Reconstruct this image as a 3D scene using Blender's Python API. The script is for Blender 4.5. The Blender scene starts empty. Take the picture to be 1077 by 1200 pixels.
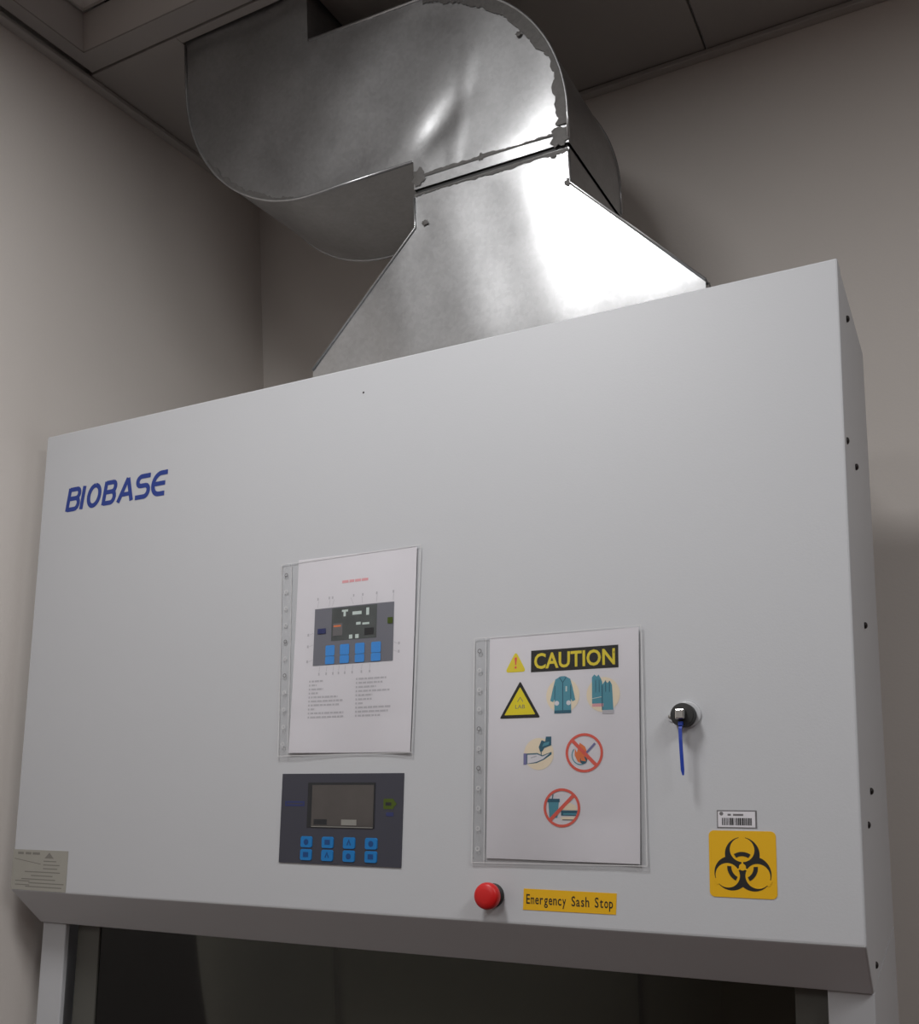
import bpy, bmesh, math, random
from mathutils import Vector, Matrix

random.seed(7)
S = bpy.context.scene
COL = S.collection

# ------------------------------------------------------------------ camera
# solved from the cabinet front, the two A4 sheets and the room edges
Z0 = 1.42                     # height of the cabinet's front lower edge
F, PX, PY = 1155.53, 538.4, 790.39
YAW, PITCH, ROLL = 0.467768, 0.048589, -0.033614
CAM = Vector((1.480894, -1.181516, 0.263193 + Z0))
fw = Vector((-math.sin(YAW) * math.cos(PITCH), math.cos(YAW) * math.cos(PITCH), math.sin(PITCH)))
rt0 = Vector((math.cos(YAW), math.sin(YAW), 0)); up0 = rt0.cross(fw)
rt = math.cos(ROLL) * rt0 + math.sin(ROLL) * up0
up = -math.sin(ROLL) * rt0 + math.cos(ROLL) * up0
cam = bpy.data.cameras.new('camera'); camo = bpy.data.objects.new('camera', cam); COL.objects.link(camo)
cam.sensor_fit = 'HORIZONTAL'; cam.sensor_width = 36; cam.lens = F / 1077 * 36
cam.shift_x = (538.5 - PX) / 1077; cam.shift_y = (PY - 600) / 1077
cam.clip_start = 0.05
camo.matrix_world = Matrix(((rt.x, up.x, -fw.x, CAM.x), (rt.y, up.y, -fw.y, CAM.y), (rt.z, up.z, -fw.z, CAM.z), (0, 0, 0, 1)))
S.camera = camo

# ------------------------------------------------------------------ world, light level, colour
w = bpy.data.worlds.new('world'); S.world = w; w.use_nodes = True
w.node_tree.nodes['Background'].inputs[0].default_value = (0.5, 0.5, 0.5, 1)
w.node_tree.nodes['Background'].inputs[1].default_value = 0.02
S.view_settings.view_transform = 'Standard'; S.view_settings.look = 'None'
S.view_settings.exposure = 0.06; S.view_settings.gamma = 1.0; S.view_settings.use_curve_mapping = False
LAMP = 37.0                   # emission of the lit ceiling panel
LAMP_COL = (1.0, 0.99, 0.985, 1)

# ------------------------------------------------------------------ room and cabinet dimensions
XL, XR, YB, YF = -0.04, 5.0, 0.79, -5.6
ZC = 1.595 + Z0
TH = 0.110198                 # backward lean of the cabinet front
W_ = 1.376                    # cabinet width
H_ = 0.8213                   # slant height of the front cover
sT, cT = math.sin(TH), math.cos(TH)
YR = 0.46                     # cabinet back
TOPZ = H_ * cT

def P(x, h, d=0.0):           # a point on the leaning front: x across, h up the slant, d out of it
    return Vector((x, h * sT - d * cT, Z0 + h * cT + d * sT))

# ------------------------------------------------------------------ materials
def srgb(r, g, b):
    f = lambda c: (c / 255 / 12.92) if c / 255 <= 0.04045 else ((c / 255 + 0.055) / 1.055) ** 2.4
    return (f(r), f(g), f(b), 1)

def mat(name, col, rough=0.5, metal=0.0, noise=0.0, nscale=20, bump=0.0, bscale=60, coat=0.0, spec=0.5):
    m = bpy.data.materials.new(name); m.use_nodes = True
    nt = m.node_tree; b = nt.nodes['Principled BSDF']
    b.inputs['Base Color'].default_value = col
    b.inputs['Roughness'].default_value = rough; b.inputs['Metallic'].default_value = metal
    b.inputs['Coat Weight'].default_value = coat; b.inputs['Specular IOR Level'].default_value = spec
    tc = nt.nodes.new('ShaderNodeTexCoord')
    n = nt.nodes.new('ShaderNodeTexNoise'); n.inputs['Scale'].default_value = nscale; n.inputs['Detail'].default_value = 4
    nt.links.new(tc.outputs['Object'], n.inputs['Vector'])
    mx = nt.nodes.new('ShaderNodeMix'); mx.data_type = 'RGBA'
    mx.inputs[6].default_value = tuple(c * (1 - noise) for c in col[:3]) + (1,)
    mx.inputs[7].default_value = tuple(min(1, c * (1 + noise)) for c in col[:3]) + (1,)
    nt.links.new(n.outputs['Fac'], mx.inputs[0]); nt.links.new(mx.outputs[2], b.inputs['Base Color'])
    if bump:
        n2 = nt.nodes.new('ShaderNodeTexNoise'); n2.inputs['Scale'].default_value = bscale; n2.inputs['Detail'].default_value = 3
        nt.links.new(tc.outputs['Object'], n2.inputs['Vector'])
        bp = nt.nodes.new('ShaderNodeBump'); bp.inputs['Strength'].default_value = bump; bp.inputs['Distance'].default_value = 0.002
        nt.links.new(n2.outputs['Fac'], bp.inputs['Height']); nt.links.new(bp.outputs['Normal'], b.inputs['Normal'])
    return m

def galvanised(name, base=0.425):
    m = bpy.data.materials.new(name); m.use_nodes = True
    nt = m.node_tree; b = nt.nodes['Principled BSDF']; L = nt.links.new
    b2 = nt.nodes.new('ShaderNodeBsdfPrincipled')
    tc = nt.nodes.new('ShaderNodeTexCoord')
    v = nt.nodes.new('ShaderNodeTexVoronoi'); v.inputs['Scale'].default_value = 170       # zinc spangle
    L(tc.outputs['Object'], v.inputs['Vector'])
    sep = nt.nodes.new('ShaderNodeSeparateColor'); L(v.outputs['Color'], sep.inputs[0])
    n = nt.nodes.new('ShaderNodeTexNoise'); n.inputs['Scale'].default_value = 11; n.inputs['Detail'].default_value = 10; n.inputs['Roughness'].default_value = 0.78
    L(tc.outputs['Object'], n.inputs['Vector'])
    ad = nt.nodes.new('ShaderNodeMath'); ad.operation = 'MULTIPLY_ADD'; ad.inputs[1].default_value = 0.16
    L(sep.outputs[0], ad.inputs[0]); L(n.outputs['Fac'], ad.inputs[2])
    rp = nt.nodes.new('ShaderNodeMix'); rp.data_type = 'RGBA'
    rp.inputs[6].default_value = (base * 0.72, base * 0.73, base * 0.745, 1); rp.inputs[7].default_value = (base * 1.26, base * 1.275, base * 1.29, 1)
    L(ad.outputs[0], rp.inputs[0])
    n3 = nt.nodes.new('ShaderNodeTexNoise'); n3.inputs['Scale'].default_value = 22; n3.inputs['Detail'].default_value = 3
    L(tc.outputs['Object'], n3.inputs['Vector'])
    bp = nt.nodes.new('ShaderNodeBump'); bp.inputs['Strength'].default_value = 0.05; bp.inputs['Distance'].default_value = 0.004
    L(n3.outputs['Fac'], bp.inputs['Height'])
    for q, lo, hi in ((b, 0.20, 0.28), (b2, 0.46, 0.58)):
        q.inputs['Metallic'].default_value = 1.0
        rm = nt.nodes.new('ShaderNodeMapRange'); rm.inputs[1].default_value = 0.3; rm.inputs[2].default_value = 1.0
        rm.inputs[3].default_value = lo; rm.inputs[4].default_value = hi
        L(ad.outputs[0], rm.inputs[0]); L(rm.outputs[0], q.inputs['Roughness'])
        L(rp.outputs[2], q.inputs['Base Color']); L(bp.outputs['Normal'], q.inputs['Normal'])
    ms = nt.nodes.new('ShaderNodeMixShader'); ms.inputs[0].default_value = 0.55
    L(b.outputs[0], ms.inputs[1]); L(b2.outputs[0], ms.inputs[2]); L(ms.outputs[0], nt.nodes['Material Output'].inputs[0])
    return m

def film(name):
    m = bpy.data.materials.new(name); m.use_nodes = True
    nt = m.node_tree; nt.nodes.remove(nt.nodes['Principled BSDF']); out = nt.nodes['Material Output']
    t = nt.nodes.new('ShaderNodeBsdfTransparent'); t.inputs[0].default_value = (0.985, 0.985, 0.985, 1)
    g = nt.nodes.new('ShaderNodeBsdfGlossy'); g.inputs['Roughness'].default_value = 0.25
    fr = nt.nodes.new('ShaderNodeFresnel'); fr.inputs[0].default_value = 1.14
    mx = nt.nodes.new('ShaderNodeMixShader')
    nt.links.new(fr.outputs[0], mx.inputs[0]); nt.links.new(t.outputs[0], mx.inputs[1]); nt.links.new(g.outputs[0], mx.inputs[2])
    nt.links.new(mx.outputs[0], out.inputs[0])
    return m

M = {}
M['wall'] = mat('wall_paint', (0.72, 0.675, 0.635, 1), 0.75, noise=0.03, nscale=3, bump=0.12, bscale=180)
M['wall_far'] = mat('taupe_wall_paint', (0.36, 0.29, 0.25, 1), 0.75, noise=0.03, nscale=3, bump=0.12, bscale=180)
M['diffuser'] = mat('diffuser_white', (0.60, 0.575, 0.555, 1), 0.55)
M['ceiling'] = mat('ceiling_panel_coating', (0.33, 0.31, 0.295, 1), 0.6, noise=0.03, nscale=5)
M['plenum'] = mat('ceiling_void', (0.05, 0.05, 0.05, 1), 0.9)
M['trim'] = mat('trim_paint', (0.42, 0.40, 0.38, 1), 0.5)
M['floor'] = mat('floor_vinyl', (0.075, 0.022, 0.011, 1), 0.55, noise=0.25, nscale=6)
M['white'] = mat('white_powder_coat', (0.56, 0.573, 0.598, 1), 0.5, noise=0.012, nscale=4, bump=0.05, bscale=400)
M['steel'] = mat('brushed_stainless', (0.42, 0.42, 0.40, 1), 0.35, 1.0, noise=0.08, nscale=15)
M['alu'] = mat('grey_aluminium', (0.36, 0.36, 0.34, 1), 0.4, 0.6)
M['rail'] = mat('olive_grey_rail', (0.10, 0.10, 0.088, 1), 0.5)
M['dark'] = mat('dark_rubber', (0.02, 0.02, 0.02, 1), 0.6)
M['galv'] = galvanised('galvanised_sheet')
M['sealant'] = mat('grey_sealant', (0.10, 0.096, 0.092, 1), 0.6, noise=0.3, nscale=90, bump=0.6, bscale=150)
M['screw'] = mat('black_oxide', (0.03, 0.025, 0.025, 1), 0.4, 0.5)
M['blue'] = mat('logo_blue', srgb(30, 58, 140), 0.45)
M['yellow'] = mat('sticker_yellow', (0.82, 0.46, 0.008, 1), 0.4)
M['black'] = mat('print_black', (0.015, 0.015, 0.015, 1), 0.45)
M['paper'] = mat('white_paper', (0.73, 0.715, 0.755, 1), 0.7, noise=0.015, nscale=30)
M['film'] = film('clear_plastic_film')
M['filmedge'] = mat('film_edge', (0.66, 0.66, 0.67, 1), 0.3)
M['slate'] = mat('membrane_slate', srgb(62, 63, 74), 0.42)
M['slate_print'] = mat('print_slate', srgb(118, 119, 128), 0.7)
M['lcd'] = mat('lcd_grey', srgb(84, 80, 78), 0.22, noise=0.15, nscale=30)
M['lcd_print'] = mat('print_lcd', srgb(84, 88, 88), 0.7, noise=0.3, nscale=60)
M['bezel'] = mat('lcd_bezel', srgb(38, 40, 44), 0.3)
M['key'] = mat('key_blue', srgb(20, 120, 190), 0.4)
M['key_dark'] = mat('key_glyph', srgb(16, 70, 130), 0.5)
M['key_print'] = mat('print_key', srgb(70, 148, 222), 0.7)
M['navy'] = mat('navy_band', srgb(48, 56, 105), 0.5)
M['green'] = mat('olive_lamp', srgb(70, 88, 10), 0.5)
M['red'] = mat('red_plastic', (0.62, 0.012, 0.012, 1), 0.4)
M['chrome'] = mat('chrome', (0.75, 0.74, 0.72, 1), 0.22, 1.0)
M['tie'] = mat('blue_nylon', srgb(28, 62, 165), 0.4)
M['grey_print'] = mat('print_grey', srgb(190, 188, 194), 0.7)
M['dgrey_print'] = mat('print_dark_grey', srgb(112, 110, 112), 0.7)
M['red_print'] = mat('print_red', srgb(226, 102, 88), 0.7)
M['pink_print'] = mat('print_pink', srgb(225, 165, 170), 0.7)
M['sand'] = mat('print_sand', srgb(236, 222, 198), 0.7)
M['teal'] = mat('print_teal', srgb(88, 152, 170), 0.7)
M['teal_dark'] = mat('print_teal_dark', srgb(54, 100, 120), 0.7)
M['caution'] = mat('print_caution_yellow', srgb(226, 206, 60), 0.7)
M['warn'] = mat('print_sign_yellow', srgb(228, 212, 40), 0.7)
M['orange'] = mat('print_orange', srgb(230, 128, 78), 0.7)
M['lilac'] = mat('print_lilac', srgb(122, 122, 166), 0.7)
M['plate'] = mat('rating_film', srgb(166, 164, 156), 0.45, 0.1, noise=0.05, nscale=40)
M['plate_print'] = mat('print_plate_grey', srgb(128, 126, 120), 0.6)
M['lightprint'] = mat('print_pale', srgb(205, 218, 214), 0.7)
lm = bpy.data.materials.new('lit_diffuser'); lm.use_nodes = True
lb = lm.node_tree.nodes['Principled BSDF']
lb.inputs['Emission Color'].default_value = LAMP_COL; lb.inputs['Emission Strength'].default_value = LAMP
M['lamp'] = lm
gm = bpy.data.materials.new('sash_glass'); gm.use_nodes = True
nt = gm.node_tree; nt.nodes.remove(nt.nodes['Principled BSDF'])
t = nt.nodes.new('ShaderNodeBsdfTransparent'); t.inputs[0].default_value = (0.55, 0.56, 0.52, 1)
g = nt.nodes.new('ShaderNodeBsdfGlossy'); g.inputs['Roughness'].default_value = 0.02
fr = nt.nodes.new('ShaderNodeFresnel'); fr.inputs[0].default_value = 1.5
mx = nt.nodes.new('ShaderNodeMixShader')
nt.links.new(fr.outputs[0], mx.inputs[0]); nt.links.new(t.outputs[0], mx.inputs[1]); nt.links.new(g.outputs[0], mx.inputs[2])
nt.links.new(mx.outputs[0], nt.nodes['Material Output'].inputs[0])
M['glass'] = gm

# ------------------------------------------------------------------ helpers
def link(name, me, parent=None, label=None, kind=None, cat=None, group=None):
    o = bpy.data.objects.new(name, me); COL.objects.link(o)
    if parent is not None: adopt(o, parent)
    if label: o['label'] = label
    if kind: o['kind'] = kind
    if cat: o['category'] = cat
    if group: o['group'] = group
    return o

def world_of(o):
    m = Matrix.LocRotScale(o.location, o.rotation_euler, o.scale)
    return world_of(o.parent) @ o.matrix_parent_inverse @ m if o.parent else m

def adopt(o, parent):
    o.parent = parent; o.matrix_parent_inverse = world_of(parent).inverted()

def thing(name, loc, label, cat, group=None):
    o = bpy.data.objects.new(name, None); COL.objects.link(o); o.location = loc; o.empty_display_size = 0.05
    o['label'] = label; o['category'] = cat
    if group: o['group'] = group
    return o

def bm_obj(name, bm, material, parent=None, smooth=False, bevel=0, **k):
    bmesh.ops.recalc_face_normals(bm, faces=bm.faces)
    me = bpy.data.meshes.new(name)
    for f in bm.faces: f.smooth = smooth
    bm.to_mesh(me); bm.free()
    for m in (material if isinstance(material, (list, tuple)) else [material]): me.materials.append(m)
    o = link(name, me, parent, **k)
    if bevel:
        md = o.modifiers.new('bevel', 'BEVEL'); md.width = bevel; md.segments = 2; md.limit_method = 'ANGLE'
        md.harden_normals = False
    return o

def box(bm, x0, x1, y0, y1, z0, z1):
    v = [bm.verts.new(p) for p in ((x0, y0, z0), (x1, y0, z0), (x1, y1, z0), (x0, y1, z0), (x0, y0, z1), (x1, y0, z1), (x1, y1, z1), (x0, y1, z1))]
    for f in ((0, 1, 2, 3), (4, 5, 6, 7), (0, 1, 5, 4), (1, 2, 6, 5), (2, 3, 7, 6), (3, 0, 4, 7)): bm.faces.new([v[i] for i in f])

def boxo(name, dims, material, parent=None, bevel=0, **k):
    bm = bmesh.new(); box(bm, *dims); return bm_obj(name, bm, material, parent, bevel=bevel, **k)

def prism_x(bm, poly, x0, x1):          # poly of (y, z) swept along x
    a = [bm.verts.new((x0, y, z)) for y, z in poly]; b = [bm.verts.new((x1, y, z)) for y, z in poly]
    bm.faces.new(a); bm.faces.new(b); n = len(poly)
    for i in range(n): bm.faces.new((a[i], a[(i + 1) % n], b[(i + 1) % n], b[i]))

def slab(bm, x0, x1, h0, h1, d0, d1):   # a block lying on the leaning front
    q = [bm.verts.new(P(x, h, d)) for d in (d0, d1) for x, h in ((x0, h0), (x1, h0), (x1, h1), (x0, h1))]
    for f in ((0, 1, 2, 3), (4, 5, 6, 7), (0, 1, 5, 4), (1, 2, 6, 5), (2, 3, 7, 6), (3, 0, 4, 7)): bm.faces.new([q[i] for i in f])

def plate(bm, pts, d0, d1):             # an outline on the leaning front, with thickness
    a = [bm.verts.new(P(x, h, d0)) for x, h in pts]; b = [bm.verts.new(P(x, h, d1)) for x, h in pts]
    bm.faces.new(a); bm.faces.new(b); n = len(pts)
    for i in range(n): bm.faces.new((a[i], a[(i + 1) % n], b[(i + 1) % n], b[i]))

def lathe(bm, prof, frame, seg=28):     # prof of (r, d): turned about the front's normal at frame (x, h)
    rings = []
    for r, d in prof:
        rings.append([bm.verts.new(P(frame[0] + r * math.cos(2 * math.pi * i / seg), frame[1] + r * math.sin(2 * math.pi * i / seg), d)) for i in range(seg)] if r > 1e-6 else [bm.verts.new(P(frame[0], frame[1], d))])
    for a, b in zip(rings, rings[1:]):
        for i in range(seg):
            j = (i + 1) % seg
            vs = [a[i % len(a)], a[j % len(a)], b[j % len(b)], b[i % len(b)]]
            u = []
            for v in vs:
                if v not in u: u.append(v)
            if len(u) > 2: bm.faces.new(u)
    for r in (rings[0], rings[-1]):
        if len(r) > 2: bm.faces.new(r)

def rrect(x0, x1, h0, h1, r, n=5):
    o = []
    for cx, cy, a0 in ((x1 - r, h1 - r, 0), (x0 + r, h1 - r, 90), (x0 + r, h0 + r, 180), (x1 - r, h0 + r, 270)):
        for i in range(n + 1):
            a = math.radians(a0 + 90 * i / n); o.append((cx + r * math.cos(a), cy + r * math.sin(a)))
    return o

def circ(cx, cy, r, n=40): return [(cx + r * math.cos(2 * math.pi * i / n), cy + r * math.sin(2 * math.pi * i / n)) for i in range(n)]

class Art:
    """flat print: outlines stacked in thin layers; keeps several inks in one mesh"""
    def __init__(s, flat=False): s.f = []; s.mats = []; s.lay = 0; s.up = 0 if flat else 1      # flat: all inks in one layer
    def mi(s, m):
        if m not in s.mats: s.mats.append(m)
        return s.mats.index(m)
    def poly(s, pts, m):
        s.lay += s.up; s.f.append((list(pts), s.mi(m), s.lay)); return s
    def rect(s, x0, x1, y0, y1, m): return s.poly([(x0, y0), (x1, y0), (x1, y1), (x0, y1)], m)
    def arc(s, cx, cy, r0, r1, a0, a1, m, n=24):
        A = [math.radians(a0 + (a1 - a0) * i / n) for i in range(n + 1)]
        s.lay += s.up; k = s.mi(m)
        for p, q in zip(A, A[1:]):
            s.f.append(([(cx + r0 * math.cos(p), cy + r0 * math.sin(p)), (cx + r1 * math.cos(p), cy + r1 * math.sin(p)), (cx + r1 * math.cos(q), cy + r1 * math.sin(q)), (cx + r0 * math.cos(q), cy + r0 * math.sin(q))], k, s.lay))
        return s
    def line(s, pts, w, m, caps=False):
        pts = [p for i, p in enumerate(pts) if i == 0 or math.dist(p, pts[i - 1]) > 1e-5]
        s.lay += s.up; k = s.mi(m)
        n = len(pts); L = []; R = []
        for i in range(n):
            d0 = Vector(pts[i]) - Vector(pts[i - 1]) if i else None
            d1 = Vector(pts[i + 1]) - Vector(pts[i]) if i < n - 1 else None
            a = (d0 or d1).normalized(); b = (d1 or d0).normalized()
            na = Vector((-a.y, a.x)); nb = Vector((-b.y, b.x)); m_ = (na + nb)
            m_ = m_.normalized() if m_.length > 1e-6 else na
            sc = min(2.0, 1 / max(0.3, m_.dot(na))) * w / 2
            p = Vector(pts[i]); L.append(p + m_ * sc); R.append(p - m_ * sc)
        for i in range(n - 1): s.f.append(([tuple(L[i]), tuple(R[i]), tuple(R[i + 1]), tuple(L[i + 1])], k, s.lay))
        return s
    def text(s, body, cx, cy, width, height, m, bold=0.0, mono=False):
        s.lay += s.up; k = s.mi(m); polys = []
        def glyphs(t):
            cu = bpy.data.curves.new('type', 'FONT'); cu.body = t; cu.offset = bold; cu.resolution_u = 3
            ob = bpy.data.objects.new('type', cu); COL.objects.link(ob)
            bpy.context.view_layer.update()
            dg = bpy.context.evaluated_depsgraph_get()
            me = bpy.data.meshes.new_from_object(ob.evaluated_get(dg))
            r = [[(me.vertices[i].co.x, me.vertices[i].co.y) for i in p.vertices] for p in me.polygons]
            bpy.data.objects.remove(ob); bpy.data.meshes.remove(me); bpy.data.curves.remove(cu)
            return r
        if mono:
            for i, c in enumerate(body):
                if c == ' ': continue
                g_ = glyphs(c); xs = [p[0] for q in g_ for p in q]; c0 = (min(xs) + max(xs)) / 2; wd = max(xs) - min(xs)
                f = min(1.25, 0.50 / wd) if wd > 0.25 else 1.0
                polys += [[((x - c0) * f + i * 0.62, y) for x, y in q] for q in g_]
        else: polys = glyphs(body)
        xs = [p[0] for q in polys for p in q]; ys = [p[1] for q in polys for p in q]
        x0, x1, y0, y1 = min(xs), max(xs), min(ys), max(ys)
        for q in polys:
            s.f.append(([(cx + ((x - x0) / (x1 - x0) - 0.5) * width, cy + ((y - y0) / (y1 - y0) - 0.5) * height) for x, y in q], k, s.lay))
        return s
    def build(s, name, parent, d0=0.0004, step=0.00006, rot=None, wave=None, **k_):
        bm = bmesh.new()
        for pts, k, lay in s.f:
            try: f = bm.faces.new([bm.verts.new((*(rot(x, h) if rot else (x, h)), lay)) for x, h in pts])
            except ValueError: continue
            f.material_index = k
        if wave:                          # cut into cells so that the ink follows the wavy sheet
            xs = [v.co.x for v in bm.verts]; hs = [v.co.y for v in bm.verts]; c = .006
            for ax, lo, hi in ((0, min(xs), max(xs)), (1, min(hs), max(hs))):
                q = math.floor(lo / c) * c + c
                while q < hi:
                    co = [0, 0, 0]; no = [0, 0, 0]; co[ax] = q; no[ax] = 1
                    bmesh.ops.bisect_plane(bm, geom=bm.verts[:] + bm.edges[:] + bm.faces[:], plane_co=co, plane_no=no); q += c
        for v in bm.verts:
            x, h, lay = v.co
            v.co = P(x, h, d0 + lay * step + (wave(x, h) if wave else 0))
        me = bpy.data.meshes.new(name); bm.to_mesh(me); bm.free()
        for m in s.mats: me.materials.append(m)
        me.update()
        return link(name, me, parent, **k_)

# ================================================================== ROOM
def struct(o): o['kind'] = 'structure'; return o
struct(boxo('floor', (XL - .1, XR + .1, YF - .1, YB + .1, -0.1, 0), M['floor']))
struct(boxo('wall_left', (XL - .1, XL, YF - .1, YB + .1, 0, ZC + .2), M['wall']))
struct(boxo('wall_back', (XL, XR, YB, YB + .1, 0, ZC + .2), M['wall']))
struct(boxo('wall_right', (XR, XR + .1, YF - .1, YB + .1, 0, ZC + .2), M['wall_far']))
struct(boxo('wall_front', (XL, XR, YF - .1, YF, 0, ZC + .2), M['wall_far']))
ceil = struct(boxo('ceiling', (XL - .1, XR + .1, YF - .1, YB + .1, ZC + .2, ZC + .3), M['plenum']))
GX = [XL + .004, .498] + [1.096 + .6 * k for k in range(7)] + [XR - .004]
GY = [YB - .004] + [.225 - .6 * k for k in range(10)] + [YF + .004]
DUCT = (.209, .494, .25, .52)          # riser: x0, x1, y0, y1
g_ = 0.0022
for i in range(len(GX) - 1):
    for j in range(len(GY) - 1):
        x0, x1, y0, y1 = GX[i] + g_, GX[i + 1] - g_, GY[j + 1] + g_, GY[j] - g_
        if i == 0 and j == 1: continue                       # air diffuser
        if i == 1 and j in (2, 3): continue                  # lit panel
        if (i, j) in ((4, 2), (4, 3), (1, 5), (1, 6)): continue   # further lit panels
        bm = bmesh.new()
        if i == 0 and j == 0:                                # cut out for the riser
            a, b, c, d = DUCT[0] - .004, x1, DUCT[2] - .004, DUCT[3] + .004
            box(bm, x0, a, y0, y1, ZC, ZC + .012)
            box(bm, a, x1, y0, c, ZC, ZC + .012)
            box(bm, a, x1, d, y1, ZC, ZC + .012)
        else: box(bm, x0, x1, y0, y1, ZC, ZC + .012)
        bm_obj('ceiling_panel', bm, M['ceiling'], ceil, bevel=0.0015)
for nm, dims in (('trim_1', (XL, XL + .022, YF, YB, ZC - .011, ZC - .001)), ('trim_2', (XL + .022, XR, YB - .022, YB, ZC - .011, ZC - .001))):
    struct(boxo(nm, dims, M['trim'], bevel=0.002))

# ------------------------------------------------------------------ ceiling air diffuser
dx0, dx1, dy0, dy1 = GX[0] + .024, GX[1] - g_, GY[2] + g_, GY[1] - g_
diff = thing('air_diffuser', ((dx0 + dx1) / 2, (dy0 + dy1) / 2, ZC), 'white ceiling air diffuser with stepped frame beside the duct riser', 'air diffuser')
def ring(bm, a, b):                     # a, b = (x0, x1, y0, y1, z): a band between two rectangles
    va = [bm.verts.new(p) for p in ((a[0], a[2], a[4]), (a[1], a[2], a[4]), (a[1], a[3], a[4]), (a[0], a[3], a[4]))]
    vb = [bm.verts.new(p) for p in ((b[0], b[2], b[4]), (b[1], b[2], b[4]), (b[1], b[3], b[4]), (b[0], b[3], b[4]))]
    for i in range(4): bm.faces.new((va[i], va[(i + 1) % 4], vb[(i + 1) % 4], vb[i]))
bm = bmesh.new()
o_ = (dx0, dx1, dy0, dy1, ZC + .006); r_ = (dx0 + .034, dx1 - .034, dy0 + .053, dy1 - .053, ZC)
ring(bm, (dx0, dx1, dy0, dy1, ZC + .014), o_); ring(bm, o_, (o_[0] + .004, o_[1] - .004, o_[2] + .004, o_[3] - .004, ZC - .002))
ring(bm, (o_[0] + .004, o_[1] - .004, o_[2] + .004, o_[3] - .004, ZC - .002), r_[:4] + (ZC - .002,))
ring(bm, r_[:4] + (ZC - .002,), r_[:4] + (ZC + .001,))
bm_obj('frame', bm, M['ceiling'], diff)
bm = bmesh.new(); ins = (r_[0] + .008, r_[1] - .008, r_[2] + .008, r_[3] - .008, ZC + .07)
ring(bm, r_[:4] + (ZC + .001,), ins); bm_obj('throat', bm, M['diffuser'], diff)
for k in range(4):
    e = .016 + .05 * k
    bm = bmesh.new()
    ring(bm, (r_[0] + e, r_[1] - e, r_[2] + e, r_[3] - e, ZC + .072), (r_[0] + e + .03, r_[1] - e - .03, r_[2] + e + .03, r_[3] - e - .03, ZC + .095))
    ring(bm, (r_[0] + e, r_[1] - e, r_[2] + e, r_[3] - e, ZC + .072), (r_[0] + e, r_[1] - e, r_[2] + e, r_[3] - e, ZC + .066))
    bm_obj('louvre', bm, M['diffuser'], diff)
boxo('back_plate', (r_[0], r_[1], r_[2], r_[3], ZC + .10, ZC + .104), M['diffuser'], diff)

# ------------------------------------------------------------------ lit ceiling panels (out of frame, in front of the cabinet and in the room)
def ceiling_light(i, j, label, wl=.18, wr=.12, ya=.65, yb=.14, out=1.0):
    lm = M['lamp'].copy(); lm.node_tree.nodes['Principled BSDF'].inputs['Emission Strength'].default_value = LAMP * out
    x0, x1, y0, y1 = GX[i] + g_, GX[i + 1] - g_, GY[j + 2] + g_, GY[j] - g_
    t_ = thing('ceiling_light', ((x0 + x1) / 2, (y0 + y1) / 2, ZC), label, 'ceiling light')
    bm = bmesh.new(); a = (x0, x1, y0, y1, ZC); cx = (x0 + x1) / 2
    b = (cx - wl, cx + wr, y0 + ya, y1 - yb, ZC)
    ring(bm, (x0, x1, y0, y1, ZC + .05), a); ring(bm, a, b); ring(bm, b, b[:4] + (ZC + .006,))
    bm_obj('housing', bm, M['ceiling'], t_)
    bm = bmesh.new(); vs = [bm.verts.new(p) for p in ((b[0], b[2], ZC + .004), (b[0], b[3], ZC + .004), (b[1], b[3], ZC + .004), (b[1], b[2], ZC + .004))]
    bm.faces.new(vs); me = bpy.data.meshes.new('diffuser'); bm.to_mesh(me); bm.free(); me.materials.append(lm)
    link('diffuser', me, t_)
ceiling_light(1, 2, 'lit ceiling panel light just in front of the white cabinet')
ceiling_light(4, 2, 'lit ceiling panel light to the right of the cabinet', .28, .28, .03, .03, .27)
ceiling_light(1, 5, 'lit ceiling panel light in the middle of the room', .28, .28, .03, .03, .22)

# ================================================================== CABINET
cab = thing('biosafety_cabinet', (W_ / 2, YR / 2, 0), 'white biological safety cabinet with leaning front cover and warning stickers', 'safety cabinet')
def zz(poly): return [(y, z + Z0) for y, z in poly]
YC = .124                                # vertical back edge of the cover's side flange
CH = (.0604, -.0665)                     # lower end of the chamfer
bm = bmesh.new()
prism_x(bm, zz([(0, 0), (H_ * sT, TOPZ), (YC, TOPZ), (YC, CH[1]), CH]), 0, W_)
bm_obj('front_cover', bm, M['white'], cab, bevel=0.0025)
bm = bmesh.new()
prism_x(bm, zz([(YC + .0015, CH[1]), (YC + .0015, TOPZ), (YR, TOPZ), (YR, CH[1])]), .001, W_ - .001)
bm_obj('head_housing', bm, M['white'], cab, bevel=0.002)
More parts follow.
